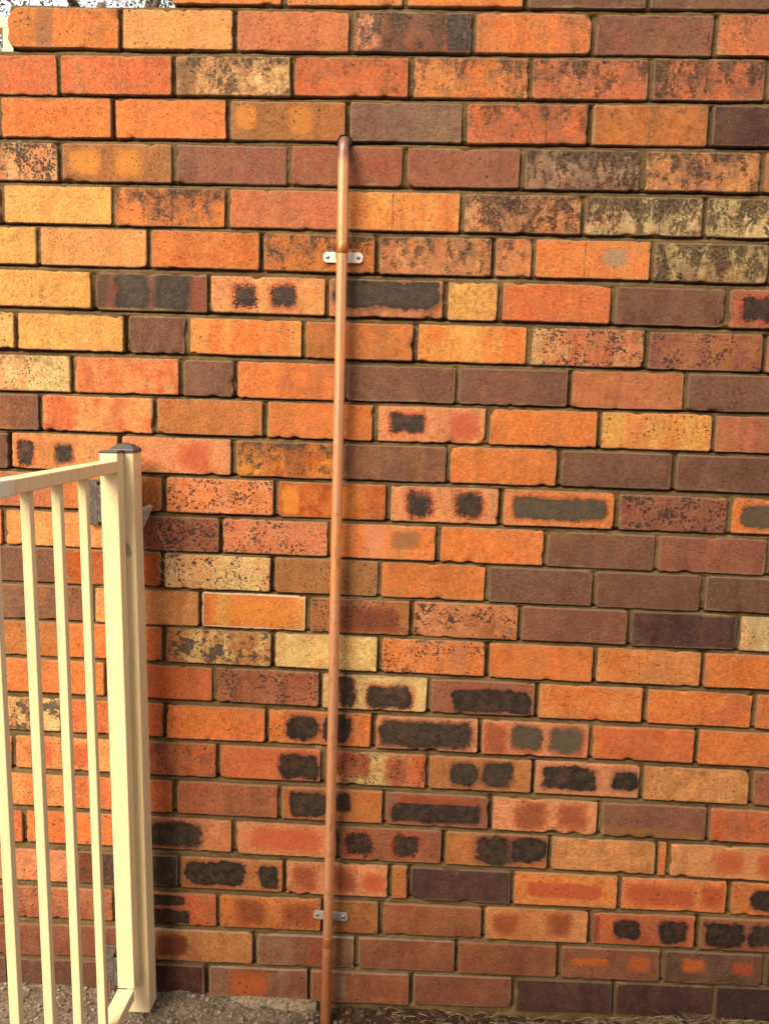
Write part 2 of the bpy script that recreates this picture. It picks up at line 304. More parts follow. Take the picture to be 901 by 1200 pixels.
course(657.6, -8.6, 77, [-795, -559, -328, -89, 149, 392, 623],
  ['CR>OB m7 k5 f8', 'OR>O m5 k3', 'O>OR m5 k1', 'O>OB m4 b.33,.5,.18,.44,B b.68,.5,.14,.44,B', 'PE>CO m4 b.5,.5,.46,.38,DK', 'PE>CO m6 b.12,.5,.1,.44,N b.42,.5,.14,.42,G b.8,.5,.15,.42,G', 'OR>O m4 k1 t2', 'O>OR m3'])
course(568.8, -7.8, 77, [-909, -671, -438, -200, 35, 270, 510, 747],
  ['O', 'LO>O m5 b.26,.5,.1,.32,R b.66,.5,.12,.34,R', 'RB>OR m7 s1', 'OR>O m3 b.78,.46,.2,.42,B', 'N>CR m9 k7 f3 b.25,.6,.2,.34,N b.72,.5,.13,.45,N b.92,.5,.08,.5,R', 'OB>PE m4 b.35,.5,.15,.4,DK b.67,.5,.15,.4,DK', 'PE k2 b.34,.52,.28,.34,B b.84,.5,.12,.34,B', 'LO>OB m6 t2', 'RB'])
course(478.9, -6.5, 77, [-775, -537, -297, -60, 180, 421, 661],
  ['LO>O m6 r1', 'OR>O m4', 'RB>OR m4', 'OB>O m5 b.27,.5,.18,.42,B b.62,.62,.09,.26,B', 'MA>OB m4 b.5,.44,.44,.36,B b.5,.8,.4,.1,N', 'PE>LO m4 b.36,.5,.14,.4,N b.78,.5,.13,.38,N', 'MA>BR m7 k2 b.5,.12,.5,.14,T', 'OR>CO m5'])
course(390.4, -5.6, 77, [-889, -643, -401, -161, 77, 316, 554, 579],
  ['OR', 'O>OR m4', 'CO>PE m7 b.35,.5,.34,.4,B', 'PE>LO m4 b.5,.5,.38,.28,R', 'RB>MA m4 b.17,.5,.14,.38,K b.65,.5,.15,.38,K', 'OB>O m4 b.5,.5,.2,.44,B b.82,.55,.2,.44,B', 'LO>OB m6 k1', 'O', 'LO>PE m5 b.55,.5,.12,.36,R b.92,.5,.1,.36,R k1'])
course(301.5, 1.2, 77, [-771, -527, -284, -42, 1, 235, 475, 719],
  ['PE>CO m3', 'DK>N m6 f5', 'OB>PE m4 b.34,.5,.32,.4,B b.85,.52,.1,.36,B', 'PE k3 b.18,.5,.12,.36,N b.55,.5,.13,.36,N b.85,.44,.1,.28,R', 'OB>O m4', 'DP>PU m3', 'O>LO m4 b.5,.5,.36,.24,R', 'O>PE m4 b.36,.5,.3,.3,R b.86,.5,.1,.34,R', 'O b.58,.5,.42,.36,B'])
course(211.9, 4.2, 77, [-925, -680, -437, -193, -61, 173, 415, 655],
  ['RB k5', 'RB>CO m5 k5 f3', 'OR>RB m6 b.38,.8,.3,.18,B b.42,.25,.3,.24,B', 'O>OB m6 k5 b.3,.5,.14,.36,N b.78,.5,.16,.38,N', 'OB>T m6', 'RB>OB m3 k1', 'LO>O m6 k2 b.2,.5,.13,.34,N b.72,.5,.12,.34,N', 'OR>RB m4 b.34,.5,.14,.36,B b.8,.5,.13,.36,B b.04,.5,.04,.4,N', 'RB>OB m5 b.24,.5,.2,.38,B b.66,.5,.18,.36,B'])
course(123.6, 9.2, 76.5, [-840, -594, -352, -116, 115, 349, 581, 811],
  ['RB>BR m5', 'BR>RB m6', 'LO>CO m5 r3 b.18,.5,.14,.34,S', 'RB>W m5 k3 r3', 'RB>MA m4 r2', 'RB>OB m4', 'RB>BR m6 r1 b.3,.55,.17,.14,H b.78,.55,.11,.22,H', 'BR>DK m6 r1 b.3,.58,.11,.22,H b.8,.55,.1,.18,R', 'DP'])
course(37.7, 12.9, 76.5, [-938, -703, -465, -224, 14, 249, 478, 704],
  ['BR', 'BR>DP m5', 'DP>MA m5 r2', 'RB>W m5 r3 b.4,.5,.2,.4,H', 'RB>CO m5 r2 b.3,.5,.05,.4,W', 'RB>MA m5 r2', 'DP>PU m4', 'DP>BR m5', 'DP>DK m4'])

JT = 11.0      # width of a mortar joint, mm
rs = np.random.RandomState(7)
def smooth_noise(rng, n, scale):
    """a few random sines: function of two coordinates"""
    a = rng.uniform(-1, 1, (n, 2)) * scale; ph = rng.uniform(0, 6.28, n); am = rng.uniform(.4, 1, n); am /= am.sum()
    def f(x, z):
        r = 0
        for i in range(n): r = r + am[i] * np.sin(a[i, 0] * x + a[i, 1] * z + ph[i])
        return r
    return f

def brick_mesh(L, H, rng, nose=0.0, rough=1.0):
    """a handmade-looking brick: front face towards -y with rounded, slightly broken arrises, origin at the middle of the face"""
    hx, hz = L / 2, H / 2
    def ax(h, stepw):
        e = np.array([0, .0008, .002, .0042, .0075]); e = e[e < h * .8]
        n = max(2, int(round((2 * h - 2 * e[-1]) / stepw)))
        return np.concatenate([-h + e, np.linspace(-h + e[-1], h - e[-1], n + 1)[1:-1], h - e[::-1]])
    X, Z = np.meshgrid(ax(hx, .0085), ax(hz, .0085)); nz_, nx_ = X.shape
    x = X.copy(); z = Z.copy()
    ring = np.zeros_like(X, bool); ring[0] = ring[-1] = True; ring[:, 0] = ring[:, -1] = True
    # rounded corners
    for sx in (-1, 1):
        for sz in (-1, 1):
            r = rng.uniform(.0025, .0065) * rough
            if rng.rand() < .12: r *= 1.9
            if nose and sx < 0: r = nose if sz > 0 else nose * .6
            r = min(r, hx * .4)
            a = sx * X - (hx - r); b = sz * Z - (hz - r); m = (a > 0) & (b > 0)
            n_ = np.sqrt(a ** 2 + b ** 2) + 1e-9; k = np.maximum(a, b) / n_
            x[m] = (sx * (hx - r + a * k))[m]; z[m] = (sz * (hz - r + b * k))[m]
    d = np.minimum(hx - np.abs(X), hz - np.abs(Z))
    # worn outline: long waves plus short nicks, all fading to nothing inside
    f1 = smooth_noise(rng, 5, 60); f2 = smooth_noise(rng, 5, 60); g1 = smooth_noise(rng, 6, 420); g2 = smooth_noise(rng, 6, 420)
    fade = np.exp(-d / .004)
    wx = (f1(X, Z) * .0010 + g1(X, Z) * .0008) * rough; wz = (f2(X, Z) * .0011 + g2(X, Z) * .0008) * rough
    x += wx * fade; z += wz * fade
    nick = smooth_noise(rng, 7, 200)(X, Z); nk = np.clip(nick - .30, 0, 1) * .010 * rough
    x -= np.sign(X) * nk * fade * (hx - np.abs(X) < .009); z -= np.sign(Z) * nk * fade * (hz - np.abs(Z) < .009)
    bev = rng.uniform(.0009, .0022)
    y = np.clip(1 - d / bev, 0, 1) ** 2 * bev * .95
    y += smooth_noise(rng, 6, 90)(X, Z) * .0006 + smooth_noise(rng, 8, 500)(X, Z) * .00022 + nk * 1.2 * np.exp(-d / .008)
    V = np.stack([x.ravel(), y.ravel(), z.ravel()], 1)
    idx = np.arange(nx_ * nz_).reshape(nz_, nx_)
    F = []
    for j in range(nz_ - 1):
        for i in range(nx_ - 1): F.append((idx[j, i], idx[j, i + 1], idx[j + 1, i + 1], idx[j + 1, i]))
    loop = list(idx[0]) + list(idx[1:, -1]) + list(idx[-1, -2::-1]) + list(idx[-2:0:-1, 0])
    b0 = len(V); back = V[loop].copy(); back[:, 1] = .100; mid = V[loop].copy(); mid[:, 1] = np.maximum(mid[:, 1] + .004, .010)
    V = np.concatenate([V, mid, back]); n = len(loop)
    for i in range(n):
        j = (i + 1) % n
        F.append((loop[j], loop[i], b0 + i, b0 + j)); F.append((b0 + j, b0 + i, b0 + n + i, b0 + n + j))
    F.append(tuple(b0 + n + i for i in range(n)))
    return V, [tuple(int(a) for a in f) for f in F]

def parse(spec):
    t = spec.split(); cc = t[0].split('>'); c1 = cc[0]; c2 = cc[1] if len(cc) > 1 else cc[0]
    v = dict(m=.35 if len(cc) > 1 else .0, k=3.2, f=0., s=0., t=5.5, r=.8, v=0.); bl = []
    for a in t[1:]:
        if a[0] == 'b':
            p = a[1:].split(','); bl.append((float(p[0]), float(p[1]), float(p[2]), float(p[3]), p[4]))
        else: v[a[0]] = float(a[1:])
    return c1, c2, v, bl
def jitter(c, rng, amt=.07):
    c = np.array(c); k = 1 + rng.uniform(-amt, amt); return tuple(float(q) for q in np.clip(c * k * (1 + rng.uniform(-.025, .025, 3)), .003, .85))

brick_mats = [brick_material('fired_clay_' + n_, False, k_) for k_, n_ in enumerate(('plain', 'one_mark', 'two_marks', 'three_marks'))]; brick_far = brick_material('fired_clay_far', True, 0)
wall = empty('brick_wall', (0, 0, 0), 'weathered wall of orange, brown and charred clay bricks with stepped upper left end', 'wall')
bricks = []
for ci, (z0, fall, H, joints, specs, start) in enumerate(C):
    js = list(joints)
    first = [start - JT / 2] if start is not None else [js[0] - 241]
    edges = first + js + [js[-1] + 241]
    assert len(edges) - 1 == len(specs), (ci, len(edges) - 1, len(specs))
    for bi, spec in enumerate(specs):
        rng = np.random.RandomState(ci * 100 + bi + 5)
        j0 = JT * rng.uniform(.72, 1.12); a = edges[bi] + j0 / 2; b = edges[bi + 1] - JT * rng.uniform(.72, 1.12) / 2
        L = (b - a) / 1000; xm = (a + b) / 2000; h = (H + rng.uniform(-1.6, 1.0)) / 1000
        V, F = brick_mesh(L, h, rng, nose=.030 if (ci == 1 and bi == 0) else 0.0)
        c1, c2, v, bl = parse(spec)
        o = mesh_obj('brick', V, F, brick_mats[len(bl)], wall, smooth=True)
        o.location = (xm, rng.uniform(-.0013, .0016), z0 / 1000 + fall * xm / 1000 + rng.uniform(-.0008, .0008))
        o.rotation_euler = (rng.uniform(-.008, .008), math.atan(-fall / 1000) + rng.uniform(-.0035, .0035), rng.uniform(-.005, .005))
        o['c1'] = jitter(base(PAL[c1]), rng); o['c2'] = jitter(base(PAL[c2]), rng)
        o['seed'] = tuple(float(q) for q in rng.uniform(-20, 20, 3))
        o['kk'] = (v['m'] / 10 if v['m'] > 1 or 'm' in spec else v['m'], v['k'] / 10, v['f'] / 10); o['ss'] = (v['s'] / 10, v['r'] / 10, v['t'] / 10)
        o['hl'] = (L / 2, h / 2, 0.0)
        o['cr'] = ((v['v'] - .5) * L, .85 if v['v'] else 0.0, 0.0)
        for i in range(3):
            if i < len(bl):
                cx, cz, sx, sz, kc = bl[i]
                kcol = {'B': 'K', 'S': 'N', 'Z': 'K'}.get(kc, kc); hal = HALO.get(kc, kc)
                rag = {'K': .62, 'Z': 1.15, 'B': .20, 'S': .42, 'G': .22, 'DK': .18, 'R': .45, 'N': 1.0}.get(kc, .4)
                rag *= rng.uniform(.7, 1.6); cx += rng.uniform(-.012, .012); cz += rng.uniform(-.03, .03); sx *= rng.uniform(.9, 1.1); sz *= rng.uniform(.88, 1.08)
                st = {'Y': .6, 'W': .6, 'R': .7, 'T': .7, 'O': .75, 'N': .75}.get(kc, 1.0)
                o['b%d' % (i + 1)] = ((cx - .5) * L, (cz - .5) * h, rag); o['h%d' % (i + 1)] = (sx * L, sz * h, st)
                o['f%d' % (i + 1)] = float(rng.uniform(.02, .22) if kc in ('K', 'B', 'Z', 'DK', 'G') else rng.uniform(.30, .55))
                o['k%d' % (i + 1)] = jitter(base(PAL[kcol]), rng, .2); o['o%d' % (i + 1)] = jitter(base(PAL[hal]), rng)
            else:
                o['b%d' % (i + 1)] = (9.0, 9.0, 0.0); o['h%d' % (i + 1)] = (.01, .01, 0.0); o['k%d' % (i + 1)] = (0.1, 0.1, 0.1); o['o%d' % (i + 1)] = (0.1, 0.1, 0.1)
        bricks.append((ci, a / 1000, b / 1000))
    C[ci] = (z0, fall, H, edges, specs, start)

# brickwork past the edges of the photograph, joined (plain, never in the first view)
XL, XR = -2.6, 2.6
V_all = []; F_all = []
def add_far(xa, xb, zc, H):
    rng = rs
    x0, x1, z0_, z1_ = xa + .005, xb - .005, zc - H / 2, zc + H / 2; e = .003; n = len(V_all); y = rng.uniform(-.001, .001)
    for (ax_, az_, yy) in ((0, 0, y + .003), (e, e, y), ):
        for (px, pz) in ((x0 + ax_, z0_ + az_), (x1 - ax_, z0_ + az_), (x1 - ax_, z1_ - az_), (x0 + ax_, z1_ - az_)): V_all.append((px, yy, pz))
    for (px, pz) in ((x0, z0_), (x1, z0_), (x1, z1_), (x0, z1_)): V_all.append((px, .1, pz))
    F_all.append((n + 4, n + 5, n + 6, n + 7)); F_all.append((n + 11, n + 10, n + 9, n + 8))
    for i in range(4):
        j = (i + 1) % 4; F_all.append((n + i, n + j, n + 4 + j, n + 4 + i)); F_all.append((n + j, n + i, n + 8 + i, n + 8 + j))
for ci, (z0, fall, H, edges, specs, start) in enumerate(C):
    edges = edges[:len(specs) + 1]
    if start is None:
        x = edges[0] / 1000
        while x > XL: add_far(x - .241, x, z0 / 1000 + fall * edges[0] / 1e6, .0765); x -= .241
    x = edges[-1] / 1000
    while x < XR: add_far(x, x + .241, z0 / 1000 + fall * edges[-1] / 1e6, .0765); x += .241
TOP = []
for k in range(1, 4):
    xs = -.532 + .345 * k; zc = 2.2161 + .087 * k; x = xs; TOP.append((xs, zc))
    while x < XR: add_far(x, x + .241, zc, .0765); x += .241
far = mesh_obj('brickwork', V_all, F_all, brick_far, wall); far['kind'] = 'stuff'

# ------------------------------------------------------------------ mortar
g = G('mortar'); P = g.geo(); px, py, pz = g.xyz(P)
n1 = g.noise(P, 9, 4, .6); n2 = g.noise(P, 160, 5, .7); n3 = g.noise(P, 900, 3, .6)
c = g.mix(g.step(n1, .38, .62), base((176, 138, 92)), base((144, 112, 74)))
c = g.mix(g.step(g.noise(P, 3.2, 3, .5), .48, .66, 0, .25), c, base((140, 124, 74)))            # greenish bloom
c = g.mix(g.step(n2, .35, .7, 0, .55), c, base((84, 58, 34)))
c = g.mix(g.step(g.noise(g.vmath('ADD', P, (7, 7, 7)), 16, 6, .7), .60, .70, 0, .8), c, base((190, 172, 138)))   # lime specks
v3 = g.math('ADD', g.math('MULTIPLY', n2, 1.5), .25); c = g.mix(1.0, c, g.comb(v3, v3, v3), 'MULTIPLY')
g.bump(g.math('ADD', n2, g.math('MULTIPLY', n3, .6)), 1.0, .005)
mortar_mat = g.set(Base_Color=c, Roughness=.95, Specular_IOR_Level=.15)

cz = np.array([c_[0] for c_ in C]) / 1000; cf = np.array([c_[1] for c_ in C]) / 1000
xs = np.concatenate([np.linspace(XL, -1.15, 20)[:-1], np.arange(-1.15, .98, .0065), np.linspace(.985, XR, 20)])
zs = np.arange(-.10, 2.56, .0031)
X, Z = np.meshgrid(xs, zs)
fA = smooth_noise(rs, 8, 30); fB = smooth_noise(rs, 10, 140); fC = smooth_noise(rs, 10, 500)
nA, nB, nC = fA(X, Z), fB(X, Z), fC(X, Z)
Y = .0056 + nA * .0026 + nB * .0030 + nC * .0022
# bed joints: weathered back under the brick above
frac = np.full_like(X, .5)
for i in range(len(cz) - 1):
    hi = cz[i] + cf[i] * X - C[i][2] / 2000; lo = cz[i + 1] + cf[i + 1] * X + C[i + 1][2] / 2000
    m = (Z > lo - .002) & (Z < hi + .002); t = np.clip((Z - lo) / (hi - lo), 0, 1); frac[m] = t[m]
Y += np.clip(frac - .45, 0, 1) * .004 + np.clip(frac - .58, 0, 1) * .030 * (1 + nA * 1.2).clip(.15, 2)
gap = np.clip(fB(X * 1.3 + 3, Z * .7) - .30, 0, 1) * np.clip(frac - .5, 0, 1); Y += gap * .06
# head joints: scraped deeper on their left side here and there
for ci, (z0, fall, H, edges, specs, start) in enumerate(C):
    for e in edges[1:-1]:
        m = (np.abs(X - e / 1000) < .007) & (np.abs(Z - z0 / 1000 - fall * X / 1000) < .04)
        if not m.any(): continue
        dp = rs.uniform(-.002, .007) if rs.rand() < .8 else .011
        Y[m] += dp * .7 + np.clip(-(X[m] - e / 1000) / .006, 0, 1) * .005
Y = np.clip(Y, .0018, .035)
hole = (X + .1775) ** 2 + (Z - 1.9165) ** 2 < .0155 ** 2; Y[hole] = .05
def wall_left(z):
    r = np.full_like(z, XL)
    r = np.where(z > C[1][0] / 1000 - .036, -.872, r); r = np.where(z > C[0][0] / 1000 - .036, -.528, r)
    for (a_, b_) in TOP: r = np.where(z > b_ - .036, a_ + .004, r)
    return r
V = np.stack([X.ravel(), Y.ravel(), Z.ravel()], 1).tolist(); nzr, nxr = X.shape
keep = (X[:-1, :-1] > wall_left(Z[:-1, :-1])) & (Z[:-1, :-1] < 2.50)
F = []
jj, ii = np.nonzero(keep)
a = (jj * nxr + ii); F = np.stack([a, a + 1, a + nxr + 1, a + nxr], 1).tolist()
# core behind the face so the wall is solid from every side
def core(x0, x1, z0_, z1_):
    n = len(V)
    for yy in (.022, .094):
        V.extend([(x0, yy, z0_), (x1, yy, z0_), (x1, yy, z1_), (x0, yy, z1_)])
    F.extend([(n, n + 1, n + 2, n + 3), (n + 7, n + 6, n + 5, n + 4), (n, n + 4, n + 5, n + 1), (n + 1, n + 5, n + 6, n + 2), (n + 2, n + 6, n + 7, n + 3), (n + 3, n + 7, n + 4, n)])
    for s_ in (x0,):                                   # close the face edge to the core at a stepped end
        m = len(V); V.extend([(s_, .006, z0_), (s_, .0225, z0_), (s_, .0225, z1_), (s_, .006, z1_)]); F.append((m, m + 1, m + 2, m + 3))
core(XL, XR, -.1, C[2][0] / 1000 + .040); core(-.868, XR, C[2][0] / 1000 + .0405, C[1][0] / 1000 + .037); core(-.524, XR, C[1][0] / 1000 + .0375, C[0][0] / 1000 + .036)
for (a_, b_) in TOP: core(a_ + .008, XR, b_ - .0495, b_ + .0365)
mo = mesh_obj('mortar', V, F, mortar_mat, wall, smooth=True)

# ------------------------------------------------------------------ ground
def spaced(lo, a, b, hi, st, n=34):
    g1 = a - np.geomspace(.02, a - lo, n)[::-1]; g2 = b + np.geomspace(.02, hi - b, n); return np.concatenate([g1, np.arange(a, b, st), g2])
gx = spaced(-300, -1.15, 1.1, 300, .0075); gy = spaced(-300, -.62, .03, 300, .0075)
X, Y_ = np.meshgrid(gx, gy); rg = np.random.RandomState(3)
near = np.exp(-np.maximum(np.maximum(np.abs(X) - 1.6, -Y_ - 1.3), 0) / .7)
f1, f2, f3, f4 = (smooth_noise(rg, 12, s) for s in (7, 30, 110, 380))
Zg = -.016 + near * (f1(X, Y_) * .010 + f2(X, Y_) * .010 + f3(X, Y_) * .0085 + np.clip(f4(X, Y_), -.2, 1) * .006)
Zg += near * .016 * np.exp(-((X + .85) / .35) ** 2 - ((Y_ + .02) / .12) ** 2)        # soil drawn up under the fence
Zg += near * .022 * np.exp(-((X + .515) / .07) ** 2 - ((Y_ + .03) / .09) ** 2)
Zg += near * .016 * np.exp(-((X - .70) / .16) ** 2 - ((Y_ + .02) / .08) ** 2)
Zg -= near * .034 * np.exp(-((X + .18) / .05) ** 2 - ((Y_ + .04) / .045) ** 2)     # hollow where the pipe goes down
V = np.stack([X.ravel(), Y_.ravel(), Zg.ravel()], 1); n0, n1_ = X.shape
jj, ii = np.nonzero(np.ones((n0 - 1, n1_ - 1), bool)); a = jj * n1_ + ii
g = G('soil'); P = g.geo(); px, py, pz = g.xyz(P)
nb = g.noise(P, 7, 5, .6); nf = g.noise(P, 120, 6, .7); ng = g.noise(P, 600, 3, .6)
sandy = g.mix(g.step(nf, .35, .68), base((128, 104, 84)), base((184, 160, 136)))
loam = g.mix(g.step(nf, .35, .7), base((58, 40, 30)), base((112, 82, 60)))
side = g.step(g.math('ADD', px, g.math('MULTIPLY', g.math('SUBTRACT', nb, .5), .5)), -.34, -.14)
c = g.mix(side, sandy, loam)
c = g.mix(g.math('MULTIPLY', g.step(g.noise(g.vmath('ADD', P, (2, 2, 2)), 26, 5, .65), .55, .68), .8), c, base((86, 64, 50)))
v3 = g.math('ADD', g.math('MULTIPLY', ng, 1.0), .5); c = g.mix(1.0, c, g.comb(v3, v3, v3), 'MULTIPLY')
g.bump(g.math('ADD', nf, g.math('MULTIPLY', ng, .5)), 1.0, .006)
soil = g.set(Base_Color=c, Roughness=.97, Specular_IOR_Level=.1)
gr = mesh_obj('ground', V, np.stack([a, a + 1, a + n1_ + 1, a + n1_], 1).tolist(), soil, smooth=True); gr['kind'] = 'structure'
def ground_z(x, y):
    i = min(np.searchsorted(gx, x), len(gx) - 1); j = min(np.searchsorted(gy, y), len(gy) - 1); return float(Zg[j, i])

# spilled footing mortar: a pale crust against the foot of the wall
def crust():
    rng = np.random.RandomState(21); xs_ = np.arange(-.43, -.20, .005); ts = np.linspace(0, 1, 9); V = []; F = []
    e1 = smooth_noise(rng, 6, 40); e2 = smooth_noise(rng, 6, 120)
    for x in xs_:
        k = math.sin(math.pi * (x + .43) / .23) ** .5 if -.43 < x < -.20 else 0
        dpt = (.030 + e1(x, 0) * .018 + e2(x, 1) * .008) * k
        for t in ts:
            z = (.001 + .003 * e1(x, 3)) * k * (1 - t ** 2) - .014 * (1 - k) - .02 * t ** 3 + e2(x, t * .1) * .002
            V.append((x, .004 - t * dpt, z + .002))
    n = len(ts)
    for i in range(len(xs_) - 1):
        for j in range(n - 1): F.append((i * n + j, i * n + j + 1, (i + 1) * n + j + 1, (i + 1) * n + j))
    return V, F
g = G('pale_mortar_crust'); P = g.geo(); nf = g.noise(P, 150, 6, .7)
g.bump(nf, .9, .004); cm = g.set(Base_Color=g.mix(g.step(nf, .4, .64), base((176, 152, 122)), base((104, 84, 66))), Roughness=.95)
V, F = crust(); cr = mesh_obj('mortar_crust', V, F, cm, smooth=True); cr['kind'] = 'structure'

# pebbles and clods
def scatter(name, n, xr, yr, rr, mat, seed, flat=.7):
    rng = np.random.RandomState(seed); bm = bmesh.new()
    t = bmesh.new(); bmesh.ops.create_icosphere(t, subdivisions=1, radius=1); tv = np.array([v.co[:] for v in t.verts]); tf = [[v.index for v in f.verts] for f in t.faces]; t.free()
    V = []; F = []
    for i in range(n):
        x = rng.uniform(*xr); y = yr[1] - (yr[1] - yr[0]) * rng.rand() ** 1.3; r = rr[0] + (rr[1] - rr[0]) * rng.rand() ** 3
        v = tv * (1 + rng.uniform(-.3, .3, (len(tv), 1))) * r * np.array([rng.uniform(.8, 1.3), rng.uniform(.8, 1.3), flat])
        a_ = rng.uniform(0, 6.28); v = v @ np.array([[math.cos(a_), math.sin(a_), 0], [-math.sin(a_), math.cos(a_), 0], [0, 0, 1]])
        v = v + np.array([x, y, ground_z(x, y) + r * .25]); k = len(V); V += v.tolist(); F += [tuple(k + q for q in f) for f in tf]
    o = mesh_obj(name, V, F, mat, smooth=False); o['kind'] = 'stuff'; return o
def grit_mat(name, c1, c2):
    g = G(name); rnd = g.geo('Random Per Island'); P = g.geo(); n = g.noise(P, 500, 4, .6)
    v = g.math('ADD', g.math('MULTIPLY', n, .9), .55)
    g.bump(n, .6, .001)
    return g.set(Base_Color=g.mix(1.0, g.mix(rnd, c1, c2), g.comb(v, v, v), 'MULTIPLY'), Roughness=.92)
o = scatter('gravel', 2600, (-1.15, -.16), (-.30, -.004), (.0010, .0062), grit_mat('sandy_grit', base((92, 76, 66)), base((172, 152, 134))), 5)
o['label'] = 'pale sandy grit and small stones scattered along the wall foot below the cream fence'
o = scatter('soil_clods', 1300, (-.22, 1.05), (-.16, -.002), (.0015, .009), grit_mat('dark_clod', base((46, 32, 26)), base((120, 90, 66))), 6)
o['label'] = 'dark crumbly soil lying against the lowest bricks right of the pipe'
# dry grass clippings at the lower right
def clippings(n, seed):
    rng = np.random.RandomState(seed); V = []; F = []
    for i in range(n):
        x = rng.uniform(.42, 1.0) if rng.rand() < .85 else rng.uniform(-.05, .42)
        y = -.002 - rng.rand() ** 1.5 * .12; L = rng.uniform(.010, .038); az = rng.uniform(0, 6.28); el = rng.uniform(-.2, 1.0) * (1.15 if rng.rand() < .25 else .6)
        d = Vector((math.cos(az) * math.cos(el), -abs(math.sin(az)) * math.cos(el) * .6 - .02, math.sin(el))); s = d.orthogonal().normalized() * rng.uniform(.0005, .0011)
        p = Vector((x, y - .004, ground_z(x, y) + .004 + .012 * rng.rand())); k = len(V)
        m_ = p + d * L * .55 + Vector((0, 0, .002))
        V += [p - s, p + s, m_ + s * .8, m_ - s * .8, p + d * L]; F += [(k, k + 1, k + 2, k + 3), (k + 3, k + 2, k + 4)]
    return V, F
g = G('dry_grass'); rnd = g.geo('Random Per Island')
dg = g.set(Base_Color=g.mix(rnd, base((70, 50, 42)), base((176, 140, 104))), Roughness=.8)
V, F = clippings(2600, 9); o = mesh_obj('dry_grass', V, F, dg); o['kind'] = 'stuff'; o['label'] = 'dry brown grass litter heaped at the right foot of the wall'

# ------------------------------------------------------------------ copper pipe
g = G('copper'); P = g.geo(); px, py, pz = g.xyz(P)
n1 = g.noise(g.vmath('MULTIPLY', P, (1, 1, .25)), 60, 5, .65); n2 = g.noise(P, 300, 4, .6); n3 = g.noise(g.vmath('MULTIPLY', P, (1, 1, .5)), 9, 4, .6)
c = g.mix(g.step(n3, .4, .62), (.88, .40, .17), (.78, .40, .22))
c = g.mix(g.step(g.math('ADD', pz, g.math('MULTIPLY', n3, .3)), .50, .20, 0, .65), c, (.36, .10, .035))     # redder tarnish low down, deepened by painted-in shade
c = g.mix(g.step(g.math('ADD', pz, g.math('MULTIPLY', n1, .02)), 1.865, 1.900), c, (.30, .15, .14))      # heat tint at the bend
c = g.mix(g.step(n1, .54, .70, 0, .6), c, (.30, .11, .05)); c = g.mix(g.step(g.noise(P, 26, 5, .7), .56, .70, 0, .45), c, (.38, .17, .08))
c = g.mix(g.step(n2, .64, .72, 0, .5), c, (.75, .55, .38))
g.bump(g.math('ADD', n2, n1), .12, .001)
copper = g.set(Base_Color=c, Metallic=.55, Roughness=g.math('ADD', .20, g.math('MULTIPLY', n1, .40)))
pipe = empty('copper_pipe', (-.18, -.034, -.02), 'thin copper water pipe running down the middle of the brick wall', 'pipe')
def pipe_x(z): return (-.1755 if z > .8 else -.1755 - (.8 - z) * .006) + .0006 * math.sin(z * 5)
path = [Vector((pipe_x(z), -.034, z)) for z in np.linspace(-.12, 1.883, 44)]
rb = .030
for a_ in np.linspace(0, math.pi / 2, 12)[1:]:
    path.append(Vector((pipe_x(1.883) - .001 * math.sin(a_), -.034 + rb * (1 - math.cos(a_)), 1.883 + rb * math.sin(a_))))
path.append(Vector((-.1765, .05, 1.9135)))
V, F = tube([p - pipe.location for p in path], .0113, 28); mesh_obj('pipe_length', V, F, copper, pipe, True)
zc = 1.698; V, F = tube([Vector((pipe_x(zc), -.034, z)) - pipe.location for z in (zc - .0115, zc - .011, zc + .011, zc + .0115)], [.0114, .0118, .0118, .0114], 28)
g = G('darker_copper'); n1 = g.noise(g.geo(), 200, 4, .6); cop2 = g.set(Base_Color=g.mix(n1, (.62, .25, .08), (.45, .17, .06)), Metallic=.6, Roughness=.4)
mesh_obj('collar', V, F, cop2, pipe, True)
zc = .168; V, F = tube([Vector((pipe_x(zc), -.034, z)) - pipe.location for z in (zc - .008, zc - .0075, zc + .0155, zc + .016)], [.0114, .0116, .0116, .0114], 28); mesh_obj('collar', V, F, cop2, pipe, True)
# the rough dark hole it comes out of
g = G('hole_shadow'); hm = g.set(Base_Color=(.03, .022, .018), Roughness=1.0)
bm = bmesh.new(); ro, ri, n = .0155, .0146, 32; rngh = np.random.RandomState(2); rj = 1 + .07 * rngh.randn(n) * .5
vs_ = []
for k in range(n):
    a_ = 2 * math.pi * k / n; vs_.append([bm.verts.new((-.1768 + math.cos(a_) * r * rj[k], y, 1.9145 + math.sin(a_) * r * rj[k])) for (r, y) in ((ro, -.0035), (ri, -.0038), (ri, .045))])
for k in range(n):
    a_, b_ = vs_[k], vs_[(k + 1) % n]; bm.faces.new((a_[0], b_[0], b_[1], a_[1])); bm.faces.new((a_[1], b_[1], b_[2], a_[2]))
bm.faces.new([v[2] for v in vs_]); cv = [bm.verts.new((v[0].co.x, .02, v[0].co.z)) for v in vs_]
for k in range(n): bm.faces.new((vs_[k][0], vs_[(k + 1) % n][0], cv[(k + 1) % n], cv[k]))
# the liner's inside is filled just behind the face
fr = [bm.verts.new((v[1].co.x, -.0020, v[1].co.z)) for v in vs_]; bm.faces.new(fr)
o = bm_obj('pipe_hole', bm, hm, wall)

